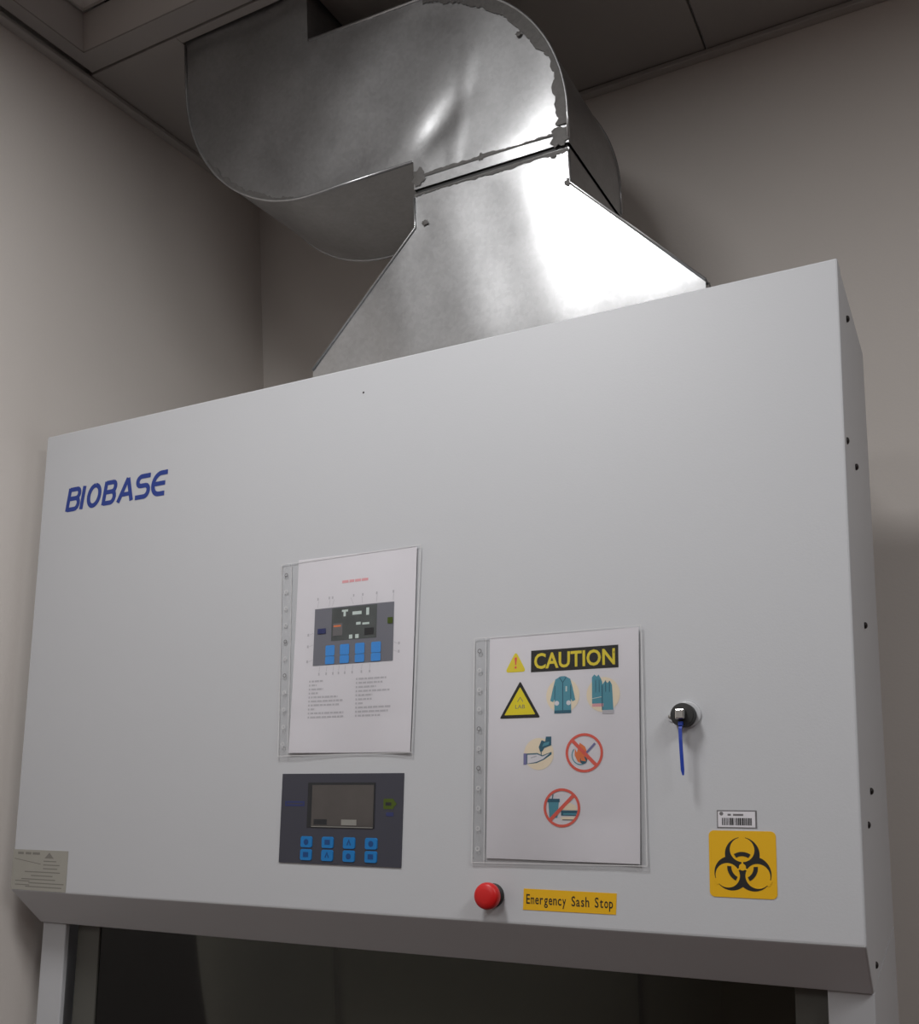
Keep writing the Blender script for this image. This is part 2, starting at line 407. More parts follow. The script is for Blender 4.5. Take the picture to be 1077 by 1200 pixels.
# lower body: side panels, posts, sash, chamber, base and stand
def fy(z, off=0): return .0672 + off + (z + .0665) * math.tan(TH)     # front of the posts at height z
ZW = -.66
for x0, x1 in ((.001, .012), (W_ - .012, W_ - .001)):
    bm = bmesh.new()
    prism_x(bm, zz([(fy(CH[1] - .001, .004), CH[1] - .001), (YR, CH[1] - .001), (YR, ZW), (fy(ZW, .004), ZW)]), x0, x1)
    bm_obj('side_panel', bm, M['white'], cab)
for x0, x1 in ((0.0, .057), (W_ - .052, W_)):
    bm = bmesh.new()
    prism_x(bm, zz([(fy(CH[1] - .0005), CH[1] - .0005), (fy(CH[1], .010), CH[1] - .0005), (fy(ZW, .010), ZW), (fy(ZW), ZW)]), x0, x1)
    bm_obj('post', bm, M['white'], cab, bevel=0.002)
sash = None
for x0, x1 in ((.066, .118), (1.284, W_ - .053)):
    bm = bmesh.new()
    prism_x(bm, zz([(fy(-.068, .020), -.068), (fy(-.068, .032), -.068), (fy(-.45, .032), -.45), (fy(-.45, .020), -.45)]), x0, x1)
    bm_obj('sash_rail', bm, M['rail'], cab, bevel=0.001)
bm = bmesh.new()
prism_x(bm, zz([(fy(-.068, .023), -.068), (fy(-.068, .028), -.068), (fy(-.45, .028), -.45), (fy(-.45, .023), -.45)]), .119, 1.283)
bm_obj('sash_glass', bm, M['glass'], cab)
boxo('chamber_back', (.013, W_ - .013, YR - .035, YR - .03, Z0 + ZW, Z0 + CH[1] - .002), M['steel'], cab)
boxo('back_panel', (.013, W_ - .013, YR - .006, YR, Z0 + ZW, Z0 + CH[1] - .002), M['white'], cab)
for x in (.38, .98): boxo('chamber_rib', (x, x + .006, YR - .05, YR - .036, Z0 + ZW, Z0 + CH[1] - .004), M['alu'], cab)
boxo('work_tray', (.013, W_ - .013, .08, YR - .036, Z0 + ZW, Z0 + ZW + .012), M['steel'], cab)
bm = bmesh.new()
prism_x(bm, zz([(-.03, ZW - .002), (YR, ZW - .002), (YR, ZW - .16), (-.03, ZW - .16), (-.05, ZW - .06)]), 0, W_)
bm_obj('base_box', bm, M['white'], cab, bevel=0.003)
for x in (.03, W_ - .08):
    for y in (.0, YR - .06):
        boxo('leg', (x, x + .05, y, y + .05, .0, Z0 + ZW - .162), M['white'], cab, bevel=0.002)
boxo('stretcher', (.081, W_ - .081, YR - .05, YR - .02, .25, .29), M['white'], cab)

# screws in the side flange and one on the face
def dome(r, n=10):
    bm = bmesh.new(); bmesh.ops.create_uvsphere(bm, u_segments=n, v_segments=6, radius=r)
    me = bpy.data.meshes.new('screw'); [setattr(f, 'smooth', True) for f in bm.faces]
    bm.to_mesh(me); bm.free(); me.materials.append(M['screw']); return me
sm = dome(.0045)
for y, z in ((.190, .775), (.088, .588), (.207, .582), (.213, .3725), (.168, .159), (.099, .124), (.102, -.0425)):
    o = bpy.data.objects.new('screw', sm); COL.objects.link(o); o.location = (W_, y, z + Z0); o.scale = (.7, 1, 1); adopt(o, cab)
o = bpy.data.objects.new('screw', sm); COL.objects.link(o); o.location = P(.6928, .7769, 0); o.scale = (.35, .3, .35); adopt(o, cab)

# blue maker's lettering, drawn stroke by stroke
lx0, lx1, lh0, lh1 = .0625, .3065, .6685, .7135
LW = lx1 - lx0; LH = lh1 - lh0; st = .0083
def lp(u0, u1, pts):                     # letter box -> front coordinates, slanted
    o = []
    for u, v in pts:
        h = lh0 + st / 2 + v * (LH - st)
        x = lx0 + (u0 + u * (u1 - u0)) * LW * .975 + (v - 0) * LW * .022
        o.append((x, h))
    return o
def bow(cx, cy, rx, ry, a0, a1, n=10): return [(cx + rx * math.cos(math.radians(a0 + (a1 - a0) * i / n)), cy + ry * math.sin(math.radians(a0 + (a1 - a0) * i / n))) for i in range(n + 1)]
A = Art(); B_ = M['blue']
for u0, u1 in ((.016, .125), (.392, .494)):
    A.line(lp(u0, u1, [(0, -.08), (0, 1.08)]), st, B_)
    A.line(lp(u0, u1, [(0, 1), (.7, 1)] + bow(.7, .77, .26, .23, 90, -90, 8) + [(0, .54)]), st, B_)
    A.line(lp(u0, u1, [(0, .54), (.7, .54)] + bow(.7, .27, .3, .27, 90, -90, 8) + [(0, 0)]), st, B_)
A.line(lp(.165, .165, [(0, -.08), (0, 1.08)]), st, B_)
A.line(lp(.227, .338, bow(.5, .5, .5, .5, 90, 450, 28)), st, B_)
A.line(lp(.549, .668, [(-.06, -.08), (.5, 1.06)]), st, B_); A.line(lp(.549, .668, [(.5, 1.06), (1.06, -.08)]), st, B_)
A.line(lp(.549, .668, [(.2, .28), (.8, .28)]), st * .9, B_)
A.line(lp(.712, .828, [(1, 1), (.3, 1)] + bow(.3, .77, .3, .23, 90, 270, 8) + [(.7, .54)] + bow(.7, .27, .3, .27, 90, -90, 8) + [(-.03, 0)]), st, B_)
A.line(lp(.868, .985, [(1.05, 1), (.55, 1)] + bow(.55, .5, .55, .5, 90, 270, 14) + [(1.05, 0)]), st, B_)
A.line(lp(.868, .985, [(.02, .5), (.98, .5)]), st * .95, B_)
A.build('brand_lettering', cab, d0=.0002, step=.00002, label='blue slanted lettering BIOBASE')

# rating plate
bm = bmesh.new(); slab(bm, -.0, .1335, .0015, .0695, .0001, .0006)
pl = bm_obj('rating_plate', bm, M['plate'], cab, label='silver rating plate with small print')
A = Art(True); D_ = M['plate_print']; rr = random.Random(3)
for a, b in ((.012, .026), (.031, .045), (.048, .066)): A.rect(a, b, .0615, .0655, D_)
A.poly([(.078, .056), (.1, .056), (.089, .066)], D_)
A.line([(.004, .054), (.07, .046)], .0012, D_)
for k in range(8):
    h = .0515 - k * .0062
    A.rect(.076 if k < 3 else .05 - rr.random() * .03, .1 + rr.random() * .028, h - .0012, h + .0006, D_)
for h in (.016, .0095): A.rect(.01, .046, h, h + .0016, D_)
A.build('small_print', pl, d0=.0007, kind='stuff')

# control panel
bm = bmesh.new(); plate(bm, [(.5712, .0660), (.7805, .0653), (.7816, .196), (.5718, .1962)], .0, .0015)
cp = bm_obj('control_panel', bm, M['slate'], cab, label='dark slate membrane control panel')
bm = bmesh.new(); slab(bm, .6195, .7355, .118, .1830, .0016, .0022); bz = bm_obj('screen_bezel', bm, M['bezel'], cp)
bm = bmesh.new(); slab(bm, .6275, .7335, .1205, .1795, .0016, .0026); bm_obj('screen', bm, M['lcd'], cp, label='unlit grey display')
A = Art()
A.rect(.632, .655, .122, .130, M['bezel']); A.rect(.658, .675, .122, .130, M['lcd']); A.rect(.680, .706, .122, .130, M['alu']); A.rect(.71, .73, .122, .130, M['lcd'])
A.line([(.628, .1195), (.7335, .1192)], .0012, M['alu'])
A.build('screen_tabs', cp, d0=.0027)
KM = None
for i, x in enumerate((.6201, .6573, .6942, .7312)):
    for j, h in enumerate((.0968, .0783)):
        if KM is None:
            bm = bmesh.new()
            pts = rrect(-.0105, .0105, -.0082, .0082, .003, 4)
            a = [bm.verts.new((p, 0, q)) for p, q in pts]; b = [bm.verts.new((p * .94, -.0012, q * .94)) for p, q in pts]
            bm.faces.new(a); bm.faces.new(b)
            for k in range(len(pts)): bm.faces.new((a[k], a[(k + 1) % len(pts)], b[(k + 1) % len(pts)], b[k]))
            bmesh.ops.recalc_face_normals(bm, faces=bm.faces)
            KM = bpy.data.meshes.new('button'); bm.to_mesh(KM); bm.free(); KM.materials.append(M['key'])
        o = bpy.data.objects.new('button', KM); COL.objects.link(o)
        o.location = P(x, h, .0016); o.rotation_euler = (-TH, 0, 0); adopt(o, cp)
for i, x in enumerate((.6201, .6573, .6942, .7312)):
    for j, h in enumerate((.0968, .0783)):
        A = Art()
        if (i + j) % 3 == 0: A.poly(circ(x, h, .0042, 14), M['key_dark'])
        elif (i + j) % 3 == 1: A.rect(x - .0045, x + .0045, h - .003, h + .004, M['key_dark'])
        else: A.line([(x - .003, h - .003), (x, h + .004), (x + .003, h - .003)], .0018, M['key_dark'])
        A.build('button_symbol', cp, d0=.003)
A = Art()
A.poly(rrect(.7495, .7665, .1455, .1602, .002), M['green']); A.poly([(.7665, .148), (.7715, .153), (.7665, .158)], M['green'])
A.rect(.7530, .7625, .1505, .1550, M['bezel']); A.build('indicator_label', cp, d0=.0017, label='olive green indicator mark')
A = Art(); A.rect(.5787, .614, .1485, .156, M['navy']); A.rect(.582, .611, .1512, .1532, M['slate']); A.build('panel_caption', cp, d0=.0017)
Art().rect(.7545, .7665, .1358, .141, M['navy']).build('panel_caption', cp, d0=.0017)

# emergency stop
ec = (.9215, .035)
es = thing('x', (0, 0, 0), 'x', 'x'); es.name = 'emergency_stop'; es.location = P(*ec, 0)
del es['category']; es['label'] = 'red mushroom emergency stop button'; adopt(es, cab); es.location = P(*ec, 0)
bm = bmesh.new(); lathe(bm, [(.0155, .0002), (.0155, .004), (.0135, .006), (.0125, .012)], ec); bm_obj('collar', bm, M['dark'], es, smooth=False)
bm = bmesh.new(); lathe(bm, [(.0105, .012), (.0155, .013), (.0172, .0155), (.0174, .021), (.0165, .0245), (.0145, .0265), (.008, .0278), (0, .028)], ec, 40)
bm_obj('button_head', bm, M['red'], es, smooth=True)

# yellow caption
bm = bmesh.new(); plate(bm, [(.9638, .0187), (1.0888, .0193), (1.0900, .0452), (.9648, .0456)], .0001, .0005)
wl = bm_obj('caption_label', bm, M['yellow'], cab, label='yellow label reading Emergency Sash Stop')
Art().text('Emergency Sash Stop', 1.0268, .0308, .1165, .0165, M['black'], bold=.012, mono=True).build('lettering', wl, d0=.0006)

# biohazard sticker
bx, bh, bs = 1.2438, .0860, .0388
bm = bmesh.new(); plate(bm, rrect(bx - bs, bx + bs, bh - bs, bh + bs, .006), .0001, .0006)
bio = bm_obj('biohazard_sticker', bm, M['yellow'], cab, label='yellow rounded biohazard sticker')
A = Art(); s = .0348 / 26; cy0 = bh - .0033
ctr = [(math.cos(math.radians(a)), math.sin(math.radians(a)), a) for a in (90, 210, 330)]
for cx, cy, a in ctr: A.poly(circ(bx + 11 * s * cx, cy0 + 11 * s * cy, 15 * s, 56), M['black'])
for cx, cy, a in ctr:
    A.poly(circ(bx + 15 * s * cx, cy0 + 15 * s * cy, 10.6 * s, 48), M['yellow'])
    A.line([(bx + 20 * s * cx, cy0 + 20 * s * cy), (bx + 27.5 * s * cx, cy0 + 27.5 * s * cy)], 5.5 * s, M['yellow'])
for cx, cy, a in ctr: A.line([(bx, cy0), (bx + 7 * s * cx, cy0 + 7 * s * cy)], 1.4 * s, M['yellow'])
A.poly(circ(bx, cy0, 3 * s, 24), M['yellow'])
for cx, cy, a in ctr: A.arc(bx, cy0, 9.6 * s, 13.2 * s, a - 33, a + 33, M['black'])
A.build('biohazard_symbol', bio, d0=.0007, step=.00004)

# barcode label
bm = bmesh.new(); slab(bm, 1.2152, 1.2617, .1278, .1489, .0001, .0004)
bl = bm_obj('barcode_label', bm, M['dgrey_print'], cab, label='small white barcode label')
A = Art(); A.rect(1.2164, 1.2598, .1290, .1474, M['paper'])
A.poly(circ(1.2205, .1447, .0023, 14), M['dgrey_print']); A.rect(1.2278, 1.2318, .1424, .1446, M['dgrey_print']); A.rect(1.2342, 1.2462, .1424, .1446, M['dgrey_print'])
A.up = 0; A.lay += 1; x = 1.2212; rr = random.Random(5)
while x < 1.2555:
    wd = rr.choice((.0005, .0008, .0012, .0016)); A.rect(x, x + wd, .1313, .1398, M['black']); x += wd + rr.choice((.0005, .0006, .0011))
A.build('barcode', bl, d0=.0005)

# key-switch knob
kc = (1.1795, .2632)
kn = thing('x', (0, 0, 0), 'x', 'x'); kn.name = 'lock_knob'; del kn['category']; kn['label'] = 'round black knob with chrome square stud'
adopt(kn, cab); kn.location = P(*kc, 0)
bm = bmesh.new(); plate(bm, rrect(kc[0] - .0225, kc[0] + .0195, kc[1] - .0065, kc[1] + .0065, .006), .0001, .0012)
bm_obj('backing_plate', bm, M['white'], kn)
for ex in (-.0185, .0155):
    bm = bmesh.new(); lathe(bm, [(.003, .0012), (.0028, .002), (0, .0024)], (kc[0] + ex, kc[1]), 14); bm_obj('rivet', bm, M['alu'], kn, smooth=True)
bm = bmesh.new(); lathe(bm, [(.0165, .0002), (.0165, .0022), (.0145, .003)], (kc[0] + .003, kc[1] + .002), 36); bm_obj('flange', bm, M['white'], kn)
A = Art(); A.arc(kc[0] + .003, kc[1] + .002, .0150, .0163, 25, 95, M['dark']); A.build('flange_gap', kn, d0=.0023)
bm = bmesh.new(); lathe(bm, [(.0145, .003), (.0148, .009), (.0146, .017), (.0138, .0185), (.0085, .019)], kc, 36); bm_obj('knob_body', bm, M['dark'], kn)
bm = bmesh.new(); slab(bm, kc[0] - .0058, kc[0] + .0052, kc[1] - .006, kc[1] + .006, .0185, .029); bm_obj('stud', bm, M['chrome'], kn, bevel=.0012)

# ================================================================== CABLE TIE on the knob
bm = bmesh.new()
pth = [(1.1788, .2505, .0215), (1.1788, .246, .0245), (1.1792, .232, .0252), (1.1800, .214, .0248), (1.1806, .196, .0235), (1.1812, .1895, .023)]
vs = []
for i, (x, h, d) in enumerate(pth):
    wd = .0021 if i < len(pth) - 1 else .001
    vs.append([bm.verts.new(P(x + a * wd, h, d + b * .0006)) for a, b in ((-1, -1), (1, -1), (1, 1), (-1, 1))])
for a, b in zip(vs, vs[1:]):
    for i in range(4): bm.faces.new((a[i], a[(i + 1) % 4], b[(i + 1) % 4], b[i]))
bm.faces.new(vs[0]); bm.faces.new(vs[-1])
tie = thing('cable_tie', P(1.1812, .1895, .023), 'blue nylon cable tie hanging from the black lock knob', 'cable tie')
bm_obj('tail', bm, M['tie'], tie)
bm = bmesh.new(); slab(bm, 1.1761, 1.1815, .2495, .2545, .0195, .0245); bm_obj('tie_head', bm, M['tie'], tie, bevel=.0006)

# ================================================================== PAPERS IN PUNCHED SLEEVES
def sheet(name, sl, pg, rot_a, label, seed):
    """sl = sleeve quad, pg = (x, h) of the page's lower left, rot_a = turn of the page"""
    c, s_ = math.cos(rot_a), math.sin(rot_a)
    def R(x, h): u, v = x - pg[0], h - pg[1]; return pg[0] + c * u - s_ * v, pg[1] + s_ * u + c * v
    ph = seed * 1.7
    def wave(x, h):
        u, v = (x - pg[0]) / .21, (h - pg[1]) / .297
        e = .0018 + .0012 * math.sin(5 * u + ph) * math.sin(4 * v + ph) + .0010 * max(0, .18 - v) / .18 * (0.6 + .4 * math.sin(6 * u + ph))
        e += .0012 * max(0, u - .85) / .15
        return max(.0008, e)
    rt_ = thing(name, P(pg[0] + .105, pg[1], 0), label, 'document sleeve', 'punched plastic sleeves with printed sheets')
    def grid(nm, x0, x1, h0, h1, d, m, nx=40, ny=56, par=rt_, qd=None):
        bm = bmesh.new(); vv = {}
        for i in range(nx + 1):
            for j in range(ny + 1):
                u, v = i / nx, j / ny
                if qd:
                    a = Vector(qd[3]).lerp(Vector(qd[2]), u); b = Vector(qd[0]).lerp(Vector(qd[1]), u); x, h = a.lerp(b, v)
                else: x, h = R(x0 + (x1 - x0) * u, h0 + (h1 - h0) * v)
                vv[i, j] = bm.verts.new(P(x, h, d + wave(x, h)))
        for i in range(nx):
            for j in range(ny): bm.faces.new((vv[i, j], vv[i + 1, j], vv[i + 1, j + 1], vv[i, j + 1]))
        me = bpy.data.meshes.new(nm)
        for f in bm.faces: f.smooth = True
        bm.to_mesh(me); bm.free(); me.materials.append(m)
        return link(nm, me, par)
    back = grid('sleeve_back', 0, 0, 0, 0, -.0006, M['film'], qd=sl)
    front = grid('sleeve_front', 0, 0, 0, 0, .0012, M['film'], qd=sl)
    paper = grid('paper', pg[0], pg[0] + .21, pg[1], pg[1] + .297, 0, M['paper'])
    # punched strip with its welded edge and holes
    A = Art(); E_ = M['filmedge']
    q = [Vector(p) for p in sl]
    A.line([tuple(q[0]), tuple(q[1]), tuple(q[2]), tuple(q[3]), tuple(q[0])], .0009, E_)
    A.line([tuple(q[0].lerp(q[1], .075)), tuple(q[3].lerp(q[2], .075))], .0008, E_)
    for k in range(11):
        v = .06 + .088 * k
        p = q[3].lerp(q[0], v) + (q[1] - q[0]) * .035
        A.arc(p.x, p.y, .0021, .0031, 0, 360, M['dgrey_print'] if k in (4, 6, 10) else E_, 14)
    A.build('punched_edge', rt_, d0=.0013, step=.00002, wave=wave, label='clear punched binding strip')
    def art(nm, A_, **k): return A_.build(nm, paper, d0=.0002, step=.00004, wave=wave, **k)
    return art

# --- sheet 1: control panel guide
art = sheet('document_sleeve', [(.5540, .5200), (.8015, .5235), (.7955, .2245), (.5640, .2225)], (.5824, .2270), -.0083,
            'plastic sleeve with control panel guide sheet above the slate control panel', 1)
A = Art(True)
for a, b in ((.6675, .6790), (.6805, .6890), (.6905, .7010), (.7022, .7135)): A.rect(a, b, .4795, .4835, M['pink_print'])
art('sheet_title', A)
A = Art()
px0, px1, ph0, ph1 = .6192, .7590, .3568, .4438
A.rect(px0, px1, ph0, ph1, M['slate_print'])
A.rect(.6508, .7305, .3925, .4424, M['lcd_print'])
rr = random.Random(9)
for x, h, w_, hh in ((.672, .433, .004, .009), (.669, .437, .011, .003), (.688, .432, .016, .005), (.712, .433, .005, .011), (.683, .397, .006, .006), (.694, .397, .006, .006), (.695, .416, .008, .004), (.706, .415, .012, .003)):
    A.rect(x, x + w_, h - hh / 2, h + hh / 2, M['lightprint'])
A.rect(.654, .671, .400, .419, M['dgrey_print']); A.rect(.655, .668, .4135, .416, M['orange'])
A.rect(.710, .726, .398, .408, M['bezel'])
for x in (.6499, .6760, .7027, .7305):
    A.poly(rrect(x - .0082, x + .0082, .3705, .3865, .002), M['key_print']); A.poly(rrect(x - .0082, x + .0082, .3580, .3700, .002), M['key_print'])
A.poly(rrect(.749, .7575, .412, .421, .001), M['green']); A.rect(.626, .641, .405, .413, M['navy'])
art('panel_picture', A)
A = Art(True)
for x in (.624, .645, .651, .689, .705, .729, .757): A.line([(x, .446), (x - .001 + .004 * math.sin(x * 900), .456)], .0006, M['grey_print']); A.rect(x - .0012, x + .0012, .457, .461, M['grey_print'])
for x in (.632, .645, .657, .667, .678, .691, .707, .721): A.line([(x, .355), (x - .001, .347)], .0006, M['grey_print']); A.rect(x - .0022, x + .0002, .342, .346, M['grey_print'])
for h in (.407, .389, .366): A.line([(.618, h), (.611, h - .002)], .0006, M['grey_print']); A.rect(.607, .610, h - .004, h, M['grey_print'])
for h in (.384, .372): A.line([(.760, h), (.766, h - .002)], .0006, M['grey_print']); A.rect(.767, .770, h - .004, h, M['grey_print'])
art('callouts', A, kind='stuff')
A = Art(True); rr = random.Random(21)
L1 = (.020, .009, .021, .012, .047, .056, .050, .008, .058, .058); L2 = (.047, .042, .03, .053, .024, .023, .008, .055, .051, .038)
for x0, LL in ((.614, L1), (.697, L2)):
    for k, l in enumerate(LL):
        h = .3335 - k * .0060
        A.rect(x0, x0 + .0025, h - .0014, h + .0014, M['grey_print'])
        x = x0 + .0045
        while x < x0 + .004 + l:
            wd = min(rr.uniform(.003, .010), x0 + .0045 + l - x); A.rect(x, x + wd, h - .0013, h + .0013, M['grey_print']); x += wd + .0013
art('text_lines', A, kind='stuff')

# --- sheet 2: caution notices
art = sheet('document_sleeve', [(.8895, .3800), (1.1255, .3808), (1.1300, .0800), (.8905, .0765)], (.9112, .0827), -.004,
            'plastic sleeve with CAUTION sheet left of the black lock knob', 2)
A = Art(); A.rect(.9735, 1.0951, .3285, .3578, M['black']); A.text('CAUTION', 1.0343, .3431, .1125, .0215, M['caution'], bold=.022); art('caution_banner', A)
def tri(cx, y0, y1, hw, r, n=5):
    pts = [(cx - hw, y0), (cx + hw, y0), (cx, y1)]; o = []
    for i in range(3):
        p = Vector(pts[i]); a = (Vector(pts[i - 1]) - p).normalized(); b = (Vector(pts[(i + 1) % 3]) - p).normalized()
        for k in range(n + 1):
            t_ = k / n; o.append(tuple(p + a * r * (1 - t_) ** 2 + b * r * t_ ** 2))
    return o
A = Art(); A.poly(tri(.9512, .3300, .3585, .0155, .006), M['warn']); A.poly(tri(.9512, .3312, .3562, .0135, .005), M['caution'])
A.poly([(.9493, .3500), (.9531, .3500), (.9520, .3395), (.9504, .3395)], M['red_print']); A.poly(circ(.9512, .3363, .0017, 12), M['red_print']); art('warning_triangle', A)
A = Art(); A.poly(tri(.9581, .2675, .3175, .0295, .003), M['black']); A.poly(tri(.9581, .2720, .3095, .0225, .0015), M['warn'])
A.text('LAB', .9585, .2830, .014, .0052, M['dgrey_print']); A.line([(.9545, .2895), (.9585, .2955), (.9625, .2895)], .0008, M['dgrey_print']); art('hazard_triangle', A)
A = Art(); gx, gy = 1.0190, .2965
A.poly(circ(gx, gy - .001, .0232), M['sand'])
A.poly([(gx - .0030, gy + .0245), (gx + .0030, gy + .0245), (gx + .0105, gy + .0205), (gx + .0135, gy + .010), (gx + .0175, gy - .0075), (gx + .0135, gy - .0095), (gx + .0115, gy - .0060), (gx + .0118, gy - .0245), (gx - .0118, gy - .0245), (gx - .0115, gy - .0060), (gx - .0135, gy - .0095), (gx - .0175, gy - .0075), (gx - .0135, gy + .010), (gx - .0105, gy + .0205)], M['teal'])
A.rect(gx - .0118, gx + .0118, gy - .0245, gy - .0205, M['teal_dark'])
A.line([(gx, gy + .017), (gx, gy - .0245)], .0012, M['teal_dark']); A.line([(gx - .005, gy + .0235), (gx, gy + .0160), (gx + .005, gy + .0235)], .0011, M['teal_dark'])
for e in (-1, 1):
    A.poly(circ(gx + e * .0082, gy - .0110, .0032, 14), M['paper']); A.line([(gx + e * .0110, gy + .012), (gx + e * .0112, gy - .006)], .0009, M['teal_dark'])
A.rect(gx + .004, gx + .006, gy + .004, gy + .011, M['lightprint']); art('gown_icon', A)
A = Art(); gx, gy = 1.0742, .2955
A.poly(circ(gx, gy - .001, .0225), M['sand'])
A.poly([(gx - .0150, gy - .0125), (gx - .0150, gy + .0220), (gx - .0115, gy + .0255), (gx - .0085, gy + .0225), (gx - .0060, gy + .0250), (gx - .0030, gy + .0200), (gx - .0010, gy + .0150), (gx, gy - .0125)], M['teal'])
A.poly([(gx - .0015, gy - .0215), (gx - .0015, gy + .0115), (gx + .0030, gy + .0165), (gx + .0060, gy + .0135), (gx + .0090, gy + .0165), (gx + .0120, gy + .0110), (gx + .0135, gy - .0215)], M['teal'])
A.rect(gx - .0148, gx + .0002, gy - .0165, gy - .0125, M['pink_print']); A.rect(gx - .0012, gx + .0142, gy - .0262, gy - .0212, M['grey_print'])
for e in (-.0100, -.0052, .0035, .0085): A.line([(gx + e, gy + .018 - .3 * max(0, e)), (gx + e, gy + .002)], .0009, M['teal_dark'])
A.line([(gx - .0012, gy + .011), (gx - .0012, gy - .021)], .0010, M['teal_dark']); A.line([(gx - .015, gy - .006), (gx - .002, gy - .004)], .0008, M['lightprint']); art('glove_icon', A)
A = Art(); gx, gy = .9848, .2195
A.poly(circ(gx + .001, gy, .0210), M['sand'])
A.poly([(gx - .0205, gy - .0135), (gx - .0205, gy + .0005), (gx - .0010, gy + .0012), (gx + .0060, gy - .0020), (gx + .0190, gy + .0025), (gx + .0190, gy - .0010), (gx + .0080, gy - .0080), (gx - .0020, gy - .0120)], M['teal_dark'])
A.poly([(gx - .0150, gy - .0125), (gx - .0150, gy - .0010), (gx - .0010, gy - .0004), (gx + .0062, gy - .0034), (gx + .0170, gy + .0008), (gx + .0070, gy - .0068), (gx - .0025, gy - .0106)], M['paper'])
A.rect(gx - .0205, gx - .0160, gy - .0140, gy + .0010, M['lilac']); A.line([(gx - .0100, gy - .0050), (gx - .002, gy - .0030)], .0016, M['grey_print'])
A.poly([(gx + .0010, gy + .0090), (gx + .0050, gy + .0180), (gx + .0100, gy + .0160), (gx + .0110, gy + .0225), (gx + .0185, gy + .0225), (gx + .0185, gy + .0110), (gx + .0090, gy + .0075), (gx + .0060, gy + .0030), (gx + .0030, gy + .0030)], M['teal_dark'])
A.poly([(gx + .0060, gy + .0095), (gx + .0150, gy + .0120), (gx + .0160, gy + .0160), (gx + .0080, gy + .0140)], M['teal']); A.line([(gx + .0045, gy + .0030), (gx + .0048, gy - .0030)], .0012, M['teal_dark']); art('hand_washing_icon', A)
A = Art(); gx, gy, r = 1.0483, .2201, .0252
A.poly([(gx - .0010, gy - .0150), (gx - .0090, gy - .0110), (gx - .0130, gy - .0030), (gx - .0125, gy + .0060), (gx - .0100, gy + .0005), (gx - .0060, gy + .0130), (gx + .0010, gy + .0080), (gx + .0040, gy + .0010), (gx + .0045, gy - .0090)], M['orange'])
A.line(bow(gx - .005, gy - .003, .0115, .0120, 140, 290, 12), .0013, M['teal']); A.poly(circ(gx - .001, gy - .0095, .0048, 18), M['teal_dark'])
A.poly([(gx - .0045, gy - .0100), (gx - .0050, gy - .0010), (gx + .0005, gy - .0060), (gx + .0025, gy - .0110)], M['orange'])
A.line([(gx + .003, gy + .000), (gx + .0145, gy + .0120)], .0028, M['lilac'])
A.line([(gx - r * .68, gy + r * .68), (gx + r * .68, gy - r * .68)], .0046, M['red_print']); A.arc(gx, gy, r * .865, r, 0, 360, M['red_print'], 44); art('no_flames_icon', A)
A = Art(); gx, gy, r = 1.0180, .1498, .0249
A.poly([(gx - .0185, gy + .0080), (gx - .0040, gy + .0080), (gx - .0060, gy - .0130), (gx - .0170, gy - .0130)], M['teal']); A.rect(gx - .0195, gx - .0030, gy + .0070, gy + .0115, M['teal_dark'])
A.line([(gx - .013, gy + .011), (gx - .012, gy + .017)], .0014, M['teal_dark'])
A.poly([(gx + .0010, gy - .0030), (gx + .0210, gy - .0030), (gx + .0190, gy + .0030), (gx + .0110, gy + .0065), (gx + .0040, gy + .0040)], M['sand'])
A.rect(gx - .0010, gx + .0215, gy - .0100, gy - .0035, M['teal_dark']); A.rect(gx + .002, gx + .020, gy - .0088, gy - .0068, M['teal']); A.poly([(gx - .0010, gy - .0150), (gx + .0190, gy - .0150), (gx + .0205, gy - .0115), (gx - .0010, gy - .0115)], M['sand'])
A.line([(gx + .001, gy - .0152), (gx + .018, gy - .0152)], .0010, M['dgrey_print'])
A.line([(gx - r * .68, gy - r * .68), (gx + r * .68, gy + r * .68)], .0046, M['red_print']); A.arc(gx, gy, r * .865, r, 0, 360, M['red_print'], 44); art('no_food_icon', A)

# ================================================================== EXHAUST DUCT
ZS = 1.166                                # joint between elbow and hood
c1 = (.703, 1.215); R1 = .278; c2 = (.494, 1.500); R2 = .285
y0, y1 = DUCT[2], DUCT[3]
duct = thing('exhaust_duct', (.85, .33, Z0 + TOPZ), 'galvanised steel exhaust duct with double elbow rising from the cabinet top', 'duct')
def arcp(c, r, a0, a1, n): return [(c[0] + r * math.cos(math.radians(a0 + (a1 - a0) * i / n)), c[1] + r * math.sin(math.radians(a0 + (a1 - a0) * i / n))) for i in range(n + 1)]
out = [(c1[0], ZS), (c1[0] + R1, ZS)] + arcp(c1, R1, 0, 90, 30) + [c2] + [(c2[0], 1.7)] + [(c2[0] - R2, 1.7)] + arcp(c2, R2, 180, 270, 30) + [c1]
clean = []
for p in out:
    if not clean or (Vector(p) - Vector(clean[-1])).length > 1e-4: clean.append(p)
out = clean
def seg_d(p, a, b):
    p, a, b = Vector(p), Vector(a), Vector(b); t_ = max(0, min(1, (p - a).dot(b - a) / (b - a).length_squared)); return (p - a - (b - a) * t_).length
def dent(x, z):                           # how far the front sheet stands out (+) or in (-)
    e = .0016 * math.sin(13 * x + 4) * math.sin(11 * z + 1) + .0011 * math.sin(27 * x - 19 * z)
    d = seg_d((x, z), (.815, 1.37), (.778, 1.19)); e += .0012 * math.exp(-(d / .007) ** 2)      # crease
    u, v = (x - .752) * .78 + (z - 1.262) * .62, -(x - .752) * .62 + (z - 1.262) * .78            # slanting dent
    e -= .0058 * math.exp(-(u / .055) ** 2 - (v / .024) ** 2)
    d = math.hypot(x - .47, z - 1.44); e += .0030 * math.exp(-(d / .05) ** 2)
    edge = min(seg_d((x, z), a, b) for a, b in zip(out, out[1:] + out[:1]))
    return e * min(1, edge / .03)
